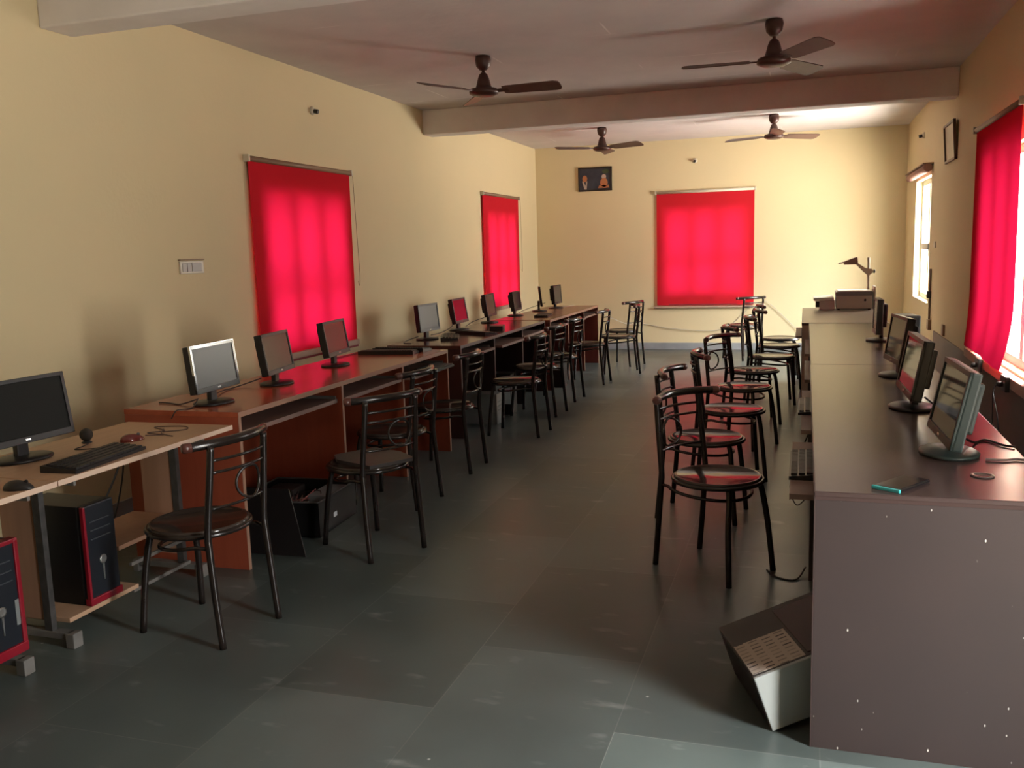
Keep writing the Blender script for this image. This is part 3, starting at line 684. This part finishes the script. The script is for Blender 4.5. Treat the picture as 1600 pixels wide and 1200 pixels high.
mouse('black mouse at the front of the pale table, left picture edge', -2.415-.03, 2.26, .70, 20, blk)
t = thing('webcam_ball', 'small black ball-shaped microphone on pale table beside the wide monitor', 'webcam', (-2.785, 2.93, .70))
bm = NB(); lathe(bm, [(.018, 0), (.022, .003), (.014, .008), (.012, .014)], 20); obj('stand_ring', bm, blk, t)
bm = NB(); lathe(bm, [(.026*math.sin(a)+.0001, .034-.026*math.cos(a)) for a in [PI*k/14 for k in range(15)]], 24); obj('ball', bm, principled('dull_black_foam', (.022, .015, .01), .8), t)

# ------------------------------------------------------------ small desk things
t = thing('mobile_phone', 'mobile phone lying on near counter top, black with teal edge', 'phone', (.262, 2.652, .75), R(-34))
bm = NB(); box(bm, -.040, .040, -.082, .082, .001, .010, .004); obj('phone_body', bm, blk_gloss, t)
bm = NB(); box(bm, -.041, .041, -.084, -.076, .0, .0105, .003); obj('phone_edge', bm, teal_m, t)
bm = NB(); box(bm, -.036, .036, -.074, .077, .010, .0106); obj('phone_screen', bm, blk_gloss, t)
t = thing('network_switch', 'flat black box lying between keyboards on the black desk', 'box', (-2.63, 7.72, .72), R(12))
bm = NB(); box(bm, -.06, .06, -.09, .09, 0, .045, .004); obj('shell', bm, blk, t)
bm = NB(); box(bm, .058, .062, -.07, .07, .012, .03, .001); obj('port_strip', bm, case_dark, t)

# overhead projector on the far right desk
t = thing('overhead_projector', 'grey overhead projector with raised mirror head on the far desk', 'projector', (.455, 9.60, .752))
bm = NB(); box(bm, -.165, .165, -.15, .19, .012, .175, .008); obj('lamp_box', bm, proj_grey, t)
bm = NB(); box(bm, -.168, .168, -.153, .193, .138, .178, .004); obj('dark_band', bm, proj_dk, t)
bm = NB(); box(bm, -.15, .15, -.14, .18, .176, .187, .002); obj('glass_stage', bm, proj_top, t)
bm = NB(); lathe(bm, [(.011, 0), (.011, .006), (.007, .008)], 14, Matrix.Translation((.10, -.153, .095)) @ Matrix.Rotation(R(90), 4, 'X')); obj('knob', bm, blk, t)
for sx_ in (-1, 1):
    for sy_ in (-.13, .17):
        bm = NB(); lathe(bm, [(.012, 0), (.012, .014)], 12, Matrix.Translation((sx_*.14, sy_, 0))); obj('foot', bm, blk, t)
bm = NB(); tube(bm, [(.135, .05, .05), (.135, .05, .50)], .0125, 10); obj('post', bm, arm_m, t)
bm = NB(); prism(bm, [(.165, .345), (.185, .36), (.165, .39), (.11, .395), (.025, .455), (.01, .445), (.09, .36), (.135, .32)], .03, .07, Matrix(((1, 0, 0, 0), (0, 0, 1, 0), (0, 1, 0, 0), (0, 0, 0, 1)))); obj('focus_arm', bm, arm_m, t)
bm = NB(); lathe(bm, [(.017, 0), (.019, .01), (.012, .016)], 14, Matrix.Translation((.182, .05, .365)) @ Matrix.Rotation(R(90), 4, 'Y')); obj('focus_knob', bm, blk, t)
bm = NB(); prism(bm, [(-.09, .435), (.02, .437), (.035, .455), (.03, .505), (.015, .507), (-.095, .465), (-.145, .452), (-.145, .444), (-.095, .452)], .0, .10, Matrix(((1, 0, 0, 0), (0, 0, 1, 0), (0, 1, 0, 0), (0, 0, 0, 1)))); obj('mirror_head', bm, principled('mauve_grey_head', (.30, .21, .18), .45), t)
# scanner / paper machine left of the projector
t = thing('desktop_printer', 'low pale printer with white lid left of the overhead projector', 'printer', (.135, 9.60, .752))
bm = NB(); box(bm, -.0, .145, -.12, .20, 0, .095, .01); obj('printer_body', bm, principled('mauve_grey_plastic', (.52, .47, .48), .5), t)
bm = NB(); box(bm, -.05, .14, -.135, .21, .092, .122, .008, Matrix.Rotation(R(-3), 4, 'Y')); obj('lid', bm, proj_top, t)
bm = NB(); box(bm, -.035, .002, -.118, -.04, .025, .085, .008); obj('paper_latch', bm, blk, t)
bm = NB(); box(bm, 0, .018, -.13, .17, 0, .225, .003); o = obj('paper_folder', bm, principled('white_folder_board', (.55, .50, .45), .6)); o.location = (.637, 9.62, .752); tag(o, 'upright pale board standing right of the overhead projector', 'board')

# black electrical box near the wall
t = thing('power_supply_box', 'small black power box standing near wall behind the right monitors', 'power box', (.60, 6.05, .75), R(10))
bm = NB(); box(bm, -.05, .05, -.11, .11, 0, .215, .01); obj('box_body', bm, blk, t)
bm = NB(); box(bm, -.054, -.049, -.03, .03, .16, .19, .001); obj('face_plate', bm, grey_pl, t)

# ------------------------------------------------------------ computer towers
def tower(label, x, y, z, rz, W=.17, D=.36, Hh=.40, front=blk, body=case_blk, red=False, badge=True, sticker=None, side=None, group='computer towers'):
    """local +x is the front"""
    t = thing('computer_tower', label, 'computer', (x, y, z), R(rz), group)
    bm = NB(); box(bm, -D, 0, -W/2, W/2, .0, Hh, .003); obj('case_body', bm, body, t)
    bm = NB(); box(bm, -.001, .028, -W/2, W/2, .0, Hh, .006); fp = obj('front_panel', bm, front, t)
    if red == 1:
        bm = NB(); box(bm, .016, .034, -W/2-.003, -W/2+.010, 0, Hh, .004); obj('red_side_strip', bm, red_pl, t)
        bm = NB(); box(bm, .006, .036, -W/2-.004, W/2+.004, -.0, .028, .004); obj('red_foot_strip', bm, red_pl, t)
    if red == 2:
        bm = NB(); box(bm, -.004, .034, -W/2-.004, -W/2+.014, 0, Hh, .004); box(bm, -.004, .034, W/2-.014, W/2+.004, 0, Hh, .004); obj('red_side_strip', bm, red_pl, t)
        bm = NB(); box(bm, -.004, .036, -W/2-.004, W/2+.004, -.0, .035, .004); obj('red_foot_strip', bm, red_pl, t)
        bm = NB(); box(bm, -.004, .033, -W/2-.004, W/2+.004, Hh-.012, Hh+.004, .003); obj('red_top_strip', bm, red_pl, t)
    bm = NB()
    for k in range(3): box(bm, .027, .031, -W/2+.03, W/2-.03, Hh-.07-k*.035, Hh-.066-k*.035, .0008)
    obj('vent_slots', bm, vent_m, fp)
    if badge:
        bm = NB(); lathe(bm, [(.017, .0), (.019, .004), (.012, .006), (.007, .004)], 20, Matrix.Translation((.027, 0, Hh*.42)) @ Matrix.Rotation(R(90), 4, 'Y')); obj('power_button', bm, steel_m, fp)
        bm = NB(); prism(bm, [(-.005, 0), (.005, 0), (.0015, -.075), (-.0015, -.075)], 0, .003, Matrix.Translation((.028, 0, Hh*.40)) @ Matrix(((0, 0, 1, 0), (1, 0, 0, 0), (0, 1, 0, 0), (0, 0, 0, 1)))); obj('chrome_drop', bm, steel_m, fp)
    if sticker:
        y0, y1, z0, z1, mt = sticker
        bm = NB(); box(bm, .028, .0295, y0, y1, z0, z1); obj('sticker', bm, mt, fp)
    if side:
        x0, x1, z0, z1, mt = side
        bm = NB(); box(bm, x0, x1, -W/2-.0015, -W/2, z0, z1); obj('sticker', bm, mt, t)
    return t
tower('black tower with red edge strips on the pale table shelf', -2.655, 2.785, .104, 0, .165, .30, .395, navy_pl, case_blk, 1)
tower('black tower with red edge strips cut by the left picture edge', -2.585, 2.240, .104, 0, .17, .34, .40, navy_pl, case_blk, 2, sticker=(.055, .085, .10, .19, case_grey))
tower('slim black tower inside the red desk behind the askew chair', -2.60, 4.62, 0, 0, .17, .33, .38, red=False, badge=False)
tower('grey tower under the black desk near its closer end', -2.44, 7.085, 0, 0, .17, .34, .255, case_grey, case_grey, badge=False)
tower('black tower under the black desk bearing a pale sheet', -2.46, 7.54, 0, 0, .17, .34, .36, badge=False, side=(-.11, .022, .095, .255, blue_lbl))
tower('black tower under the brown desk bearing a light blue sticker', -2.40, 9.12, 0, 0, .16, .36, .36, badge=False, side=(-.085, .022, .185, .275, blue_lbl))
tower('black tower under the nearest right counter behind the chairs', .13, 3.55, .0, 180, .18, .36, .36, badge=False, sticker=(-.05, .05, .28, .33, beige_lbl))

# loose tower leaning out of the right counter, near the viewer
t = thing('tilted_computer_case', 'grey and black computer case tipped over on floor against counter', 'computer', (0, 0, 0))
mt = Matrix.Translation((-.070, 2.60, .001)) @ Matrix.Rotation(R(21), 4, 'Z') @ Matrix.Rotation(R(-18.9), 4, 'Y')
Wc, Lc, Hc = .40, .37, .178
bm = NB(); box(bm, 0, Wc, .012, Lc, 0, Hc, .004, mt); obj('case_body', bm, case_dark, t)
bm = NB(); box(bm, 0, Wc, 0, .014, 0, Hc, .004, mt); obj('end_panel', bm, principled('light_grey_end_panel', (.26, .27, .255), .55), t)
sheet_m = principled('buff_sheet_with_print', (0.36, 0.29, 0.24), .7)
_b = sheet_m.node_tree.nodes['Principled BSDF']; _t = node(sheet_m, 'ShaderNodeTexCoord'); _mp = node(sheet_m, 'ShaderNodeMapping'); _mp.inputs['Rotation'].default_value = (0, 0, R(90))
_k = node(sheet_m, 'ShaderNodeTexBrick'); _k.inputs['Scale'].default_value = 1; _k.inputs['Brick Width'].default_value = .021; _k.inputs['Row Height'].default_value = .042; _k.inputs['Mortar Size'].default_value = .0075; _k.inputs['Bias'].default_value = .1
_k.inputs['Color1'].default_value = (.30, .24, .20, 1); _k.inputs['Color2'].default_value = (.05, .035, .035, 1); _k.inputs['Mortar'].default_value = (0.36, 0.29, 0.24, 1)
link(sheet_m, _t.outputs['Object'], _mp.inputs[0]); link(sheet_m, _mp.outputs[0], _k.inputs['Vector']); link(sheet_m, _k.outputs['Color'], _b.inputs['Base Color'])
bm = NB(); box(bm, .004, .17, .02, .21, Hc, Hc+.0015, 0); lb = obj('printed_sheet', bm, sheet_m, t); lb.matrix_local = mt
bm = NB(); box(bm, -.0015, .001, .03, Lc-.04, .02, Hc-.02, 0, mt); obj('side_recess', bm, case_blk, t)
bm = NB(); box(bm, .18, .39, .03, Lc-.03, Hc-.001, Hc+.003, .001, mt); obj('lid_plate', bm, principled('maroon_black_lid', (.035, .016, .014), .25), t)

# open computer case and its side panel under the red desk
t = thing('open_computer_case', 'opened black computer case with wires showing beneath the red desk', 'computer', (-2.59, 4.17, 0), R(4))
ang = R(0); hx, hy, hh = .235, .23, .185
bm = NB(); box(bm, -hx, hx, -hy, hy, 0, .008, .001)
for (a, b, c, d) in [(-hx, hx, -hy, -hy+.006), (-hx, hx, hy-.006, hy), (-hx, -hx+.006, -hy, hy), (hx-.006, hx, -hy, hy)]: box(bm, a, b, c, d, 0, hh, .001)
obj('case_tray', bm, case_blk, t)
bm = NB(); tube(bm, [(-hx, -hy, hh), (hx, -hy, hh), (hx, hy, hh), (-hx, hy, hh)], .0055, 6, True); obj('rim', bm, case_dark, t)
bm = NB(); box(bm, hx-.16, hx-.01, -.03, hy-.015, .02, .165, .003); obj('drive_cage', bm, case_grey, t)
bm = NB(); box(bm, -hx+.01, -hx+.17, hy-.16, hy-.01, .02, .16, .003); obj('power_supply', bm, case_dark, t)
bm = NB(); box(bm, -.18, .05, -.20, .05, .012, .02, .001); box(bm, -.10, -.04, -.12, -.06, .02, .055, .003); box(bm, -.01, .03, -.18, -.02, .02, .05, .001); obj('circuit_board', bm, pcb_m, t)
random.seed(8)
for k in range(12):
    p = [(-.10+random.random()*.1, .07+random.random()*.04, .12)]
    for j in range(4): p.append((-.14+random.random()*.28, -.18+random.random()*.3, .07+random.random()*.11))
    bm = NB(); tube(bm, smooth_pts(p, 6), .0032, 6); obj('wire', bm, [wire_red, wire_y, cable_m][k % 3], t)
bm = NB(); box(bm, hx-.001, hx+.0012, -.06, -.02, .06, .085); obj('sticker', bm, white_lbl, t)
bm = NB(); prism(bm, [(-.20, 0), (.205, 0), (.06, .32), (-.19, .32)], -.004, .004, Matrix(((1, 0, 0, 0), (0, 0, 1, 0), (0, 1, 0, 0), (0, 0, 0, 1))))
o = obj('case_side_panel', bm, case_blk); o.location = (-2.46, 3.665, .003); o.rotation_euler = (R(-24), 0, R(2)); tag(o, 'loose flat black side panel leaning by the opened computer case', 'panel')

# ------------------------------------------------------------ wall things
def wp(axis, v, y_or_x, z): return (v, y_or_x, z) if axis == 'x' else (y_or_x, v, z)
t = thing('switch_plate', 'grey electrical switch plate on left wall beside the near blind', 'switch', (XL, 4.835, 1.38))
bm = NB(); box(bm, 0, .012, -.115, .115, -.038, .04, .003); pl = obj('cover_plate', bm, white_pl, t)
for k, (yy, wd) in enumerate([(-.075, .022), (-.03, .02), (.045, .05)]):
    bm = NB(); box(bm, .011, .016, yy-wd, yy+wd*.9, -.026, .028, .002); obj('switch_rocker', bm, grey_pl, t)
bm = NB(); box(bm, 0, .02, -.12, .115, .046, .052, .001); obj('top_ledge', bm, rod_m, t)
def bulb_holder(label, loc, rz):
    t = thing('bulb_holder', label, 'lamp holder', loc, rz)
    mm = Matrix.Rotation(R(90), 4, 'Y')
    bm = NB(); lathe(bm, [(.032, 0), (.034, .006), (.026, .018), (.018, .022)], 20, mm); obj('wall_rose', bm, white_pl, t)
    bm = NB(); lathe(bm, [(.014, .018), (.017, .024), (.017, .055), (.013, .058)], 16, Matrix.Rotation(R(102), 4, 'Y')); obj('socket', bm, bulb_blk, t)
bulb_holder('empty bulb holder on left wall above the near blind', (XL, 6.45, 2.54), 0)
bulb_holder('empty bulb holder on far end wall above its blind', (-1.431, YB, 2.54), -PI/2)
bulb_holder('empty bulb holder on right wall above the rolled-up blind', (XR, 10.95, 2.52), PI)
# framed pictures
t = thing('framed_picture', 'dark blue framed print with two orange figures on far wall', 'picture', (-2.798, YB-.002, 2.368))
bm = NB()
for (a, b, c, d) in [(-.237, .237, .142, .162), (-.237, .237, -.162, -.142), (-.237, -.217, -.162, .162), (.217, .237, -.162, .162)]: box(bm, a, b, -.022, 0, c, d, .003)
obj('frame', bm, pic_frame, t)
bm = NB(); box(bm, -.22, .22, -.010, -.004, -.145, .145); pr = obj('print_sheet', bm, print_m, t)
XZ = Matrix(((1, 0, 0, 0), (0, 0, 1, 0), (0, 1, 0, 0), (0, 0, 0, 1)))
def ell(cx, cz, rx, rz, n=18): return [(cx+rx*math.cos(2*PI*k/n), cz+rz*math.sin(2*PI*k/n)) for k in range(n)]
bm = NB(); prism(bm, ell(-.145, .01, .035, .045), -.0115, -.0105, XZ); prism(bm, ell(.125, -.05, .052, .062), -.0115, -.0105, XZ); prism(bm, [(.04, -.125), (.20, -.125), (.19, -.085), (.06, -.085)], -.0115, -.0105, XZ); obj('printed_figures', bm, print_o, pr)
bm = NB(); prism(bm, [(-.185, -.02), (-.16, -.03), (-.135, -.09), (-.125, -.03), (-.11, -.02), (-.12, -.135), (-.15, -.135)], -.0112, -.0105, XZ); obj('pale_shape', bm, print_s, pr)
bm = NB(); prism(bm, ell(.125, .03, .032, .032), -.0112, -.0105, XZ); obj('pale_shape', bm, print_s, pr)
bm = NB(); prism(bm, ell(.15, .10, .05, .03), -.0109, -.0105, XZ); obj('green_shapes', bm, print_g, pr)
t = thing('framed_certificate', 'brown framed pale print hung on right wall between the windows', 'picture', (XR-.012, 8.86, 2.24), PI)
t.rotation_euler = (0, R(4), PI)
bm = NB()
for (a, b, c, d) in [(-.29, .29, .145, .165), (-.29, .29, -.165, -.145), (-.29, -.268, -.165, .165), (.268, .29, -.165, .165)]: box(bm, 0, .024, a, b, c, d, .003)
obj('frame', bm, pic_frame2, t)
bm = NB(); box(bm, .004, .010, -.27, .27, -.147, .147); obj('print_sheet', bm, paper_m, t)
# sockets on the right wall below the near window
def socket_box(label, y, z, cords):
    t = thing('wall_socket', label, 'socket', (XR-.055, y, z), PI)
    bm = NB(); box(bm, 0, .025, -.075, .075, -.045, .045, .004); obj('socket_plate', bm, bulb_blk, t)
    bm = NB(); lathe(bm, [(.017, 0), (.018, .02), (.010, .035)], 14, Matrix.Translation((.025, 0, -.005)) @ Matrix.Rotation(R(90), 4, 'Y')); obj('plug', bm, bulb_blk, t)
    bm = NB(); lathe(bm, [(.006, 0), (.006, .004)], 10, Matrix.Translation((.025, .045, .01)) @ Matrix.Rotation(R(90), 4, 'Y')); obj('indicator_lamp', bm, white_lbl, t)
    for c in cords:
        bm = NB(); tube(bm, smooth_pts([(.055, 0, -.008), (.075, .01, -.05), *c], 6), .004, 6); obj('power_cord', bm, cable_m, t)
socket_box('black socket with plug under right window, farther of two', 6.80, .565, [[(.08, .10, -.25), (.10, .20, -.45), (.12, .25, -.53)]])
socket_box('black socket with plug under right window, nearer to picture edge', 5.92, .565, [[(.08, .05, -.2), (.10, .12, -.42), (.12, .15, -.53)], [(.07, .16, -.2), (.08, .28, -.4), (.10, .34, -.53)]])
t = thing('wall_conduit', 'thin vertical wiring pipe on right wall beside the unshaded window', 'pipe', (XR-.012, 9.93, 0))
bm = NB(); tube(bm, [(0, 0, .55), (0, 0, 1.12)], .010, 8); obj('pipe', bm, principled('brown_conduit', (.14, .08, .05), .5), t)
bm = NB(); box(bm, -.03, .010, -.03, .03, .83, .90, .004); obj('junction_box', bm, bulb_blk, t)
bm = NB(); box(bm, -.02, .010, -.10, .02, .52, .62, .004); obj('lower_socket', bm, rod_m, t)
bm = NB(); box(bm, -.02, 0, -.045, .045, -.05, .05, .004); o = obj('wall_socket', bm, rod_m); o.location = (XR, 8.95, .60); tag(o, 'small brown socket on right wall beyond the near red blind', 'socket')
bm = NB(); box(bm, -.012, 0, -.05, .05, -.03, .03, .003); o = obj('wall_hook_plate', bm, white_pl); o.location = (XR, 9.75, 1.36); tag(o, 'tiny pale plate on right wall beside the unshaded window', 'plate')

# ------------------------------------------------------------ cables
def cable(label, pts, r=.0035, mat=cable_m, n=6, name='cable'):
    bm = NB(); tube(bm, smooth_pts(pts, n), r, 6); return tag(obj(name, bm, mat), label, 'cable')
zt = .7445
cable('thin black cable curling left of the nearest red desk monitor', [(-2.77, 3.63, zt+.02), (-2.84, 3.60, zt), (-2.92, 3.62, zt), (-2.99, 3.63, zt)])
cable('thin cable hanging from nearest monitor over the red desk end', [(-2.74, 3.60, zt+.03), (-2.72, 3.53, zt), (-2.73, 3.47, zt), (-2.745, 3.440, .742), (-2.77, 3.436, .706)], .003)
cable('black cable running behind the first two monitors on red desk', [(-2.82, 3.85, zt+.01), (-2.88, 3.98, zt+.004), (-2.90, 4.10, zt), (-2.88, 4.20, zt+.01), (-2.83, 4.27, zt+.03)])
cable('tangled thin cord of the wine-red mouse', [(-2.60, 3.055, .712), (-2.56, 3.12, .703), (-2.66, 3.14, .703), (-2.62, 3.20, .703), (-2.72, 3.26, .703), (-2.60, 3.30, .703), (-2.54, 3.24, .703), (-2.60, 3.17, .705), (-2.64, 3.22, .705), (-2.58, 3.13, .705), (-2.50, 3.10, .703)], .0022, principled('brown_mouse_cord', (.07, .035, .03), .5))
cable('thin cord running from ball microphone to keyboard', [(-2.76, 2.92, .703), (-2.74, 2.86, .703), (-2.72, 2.80, .703), (-2.62, 2.86, .703), (-2.56, 2.88, .71)], .0022)
cable('black cables hanging to the floor behind the pale table', [(-2.99, 3.38, .69), (-3.02, 3.36, .5), (-3.08, 3.28, .30), (-3.12, 3.15, .12), (-3.10, 3.0, .006), (-3.0, 2.9, .005)], .005)
cable('second cable hanging slack behind pale table by the wall', [(-3.0, 3.40, .69), (-3.06, 3.41, .4), (-3.15, 3.40, .15), (-3.2, 3.3, .006)], .004)
cable('thin cable trailing behind the keyboards of red desk', [(-2.99, 5.35, zt), (-3.0, 5.6, zt), (-2.985, 5.8, zt), (-3.0, 5.95, zt)], .003)
zb_ = .7235
cable('cable curling left of the pale-screened monitor', [(-3.0, 6.80, zb_+.03), (-3.04, 6.68, zb_+.01), (-3.03, 6.58, zb_), (-2.96, 6.56, zb_)])
cable('cable looping between the first monitors on black desk', [(-2.99, 7.05, zb_+.02), (-3.02, 7.3, zb_+.01), (-3.01, 7.5, zb_+.03), (-3.03, 7.65, zb_+.05)])
cable('tangled cable over the keyboards on the black desk', [(-2.93, 7.12, zb_), (-2.94, 7.3, zb_+.012), (-2.92, 7.45, zb_), (-2.90, 7.58, zb_), (-2.84, 7.66, zb_)])
cable('cable looping behind the third monitor of the black desk', [(-3.02, 7.95, zb_+.01), (-3.04, 8.15, zb_+.03), (-3.05, 8.35, zb_+.04), (-3.03, 8.5, zb_+.05)])
cable('cable rising between the last monitors on the brown desk', [(-3.02, 9.55, zb_+.01), (-3.03, 9.9, zb_+.03), (-3.0, 10.2, zb_+.05), (-2.96, 10.5, zb_+.07)])
cable('short pale cable lying on the far end of the brown desk', [(-2.85, 10.75, zb_), (-2.8, 10.95, zb_), (-2.75, 11.085, zb_)], .003, cable_w)
cable('long pale cable sagging from the brown desk along the far wall', [(-2.72, 11.11, zb_-.01), (-2.60, 11.5, .62), (-2.45, 11.9, .50), (-2.3, 12.3, .38), (-2.15, YB-.03, .36), (-1.8, YB-.025, .30), (-1.3, YB-.025, .26), (-1.05, YB-.025, .29), (-.9, YB-.025, .38), (-.80, YB-.025, .48), (-.74, YB-.025, .54)], .004, cable_w)
cable('pale wire sloping down far wall toward the projector desk', [(-.50, YB-.025, .66), (-.40, YB-.025, .58), (-.20, YB-.025, .38), (-.02, YB-.025, .20), (.05, YB-.03, .12)], .004, cable_w)
zc = .7545
cable('black power cable across the near counter behind its monitor', [(.50, 3.15, zc+.03), (.54, 3.25, zc), (.58, 3.30, zc), (.62, 3.22, zc), (.648, 3.20, zc)], .004)
cable('thin grey cable across the near counter from monitor foot', [(.53, 3.00, zc), (.55, 3.0, zc), (.58, 3.0, zc), (.62, 3.02, zc), (.648, 3.0, zc)], .004, principled('grey_cable', (.14, .10, .10), .4))
cable('cable behind the second monitor on the right counter', [(.47, 3.98, zc+.03), (.52, 3.92, zc), (.60, 3.88, zc), (.648, 3.9, zc)], .004)
cable('wire loop hanging below the nearest right counter front', [(.03, 4.15, .60), (-.02, 4.2, .45), (-.05, 4.15, .34), (-.02, 4.1, .27), (.03, 4.1, .32)], .003)
cable('short black wire lying on the floor under right counter', [(-.14, 3.98, .004), (-.10, 3.90, .004), (-.02, 3.88, .004), (.02, 4.0, .02)], .004)
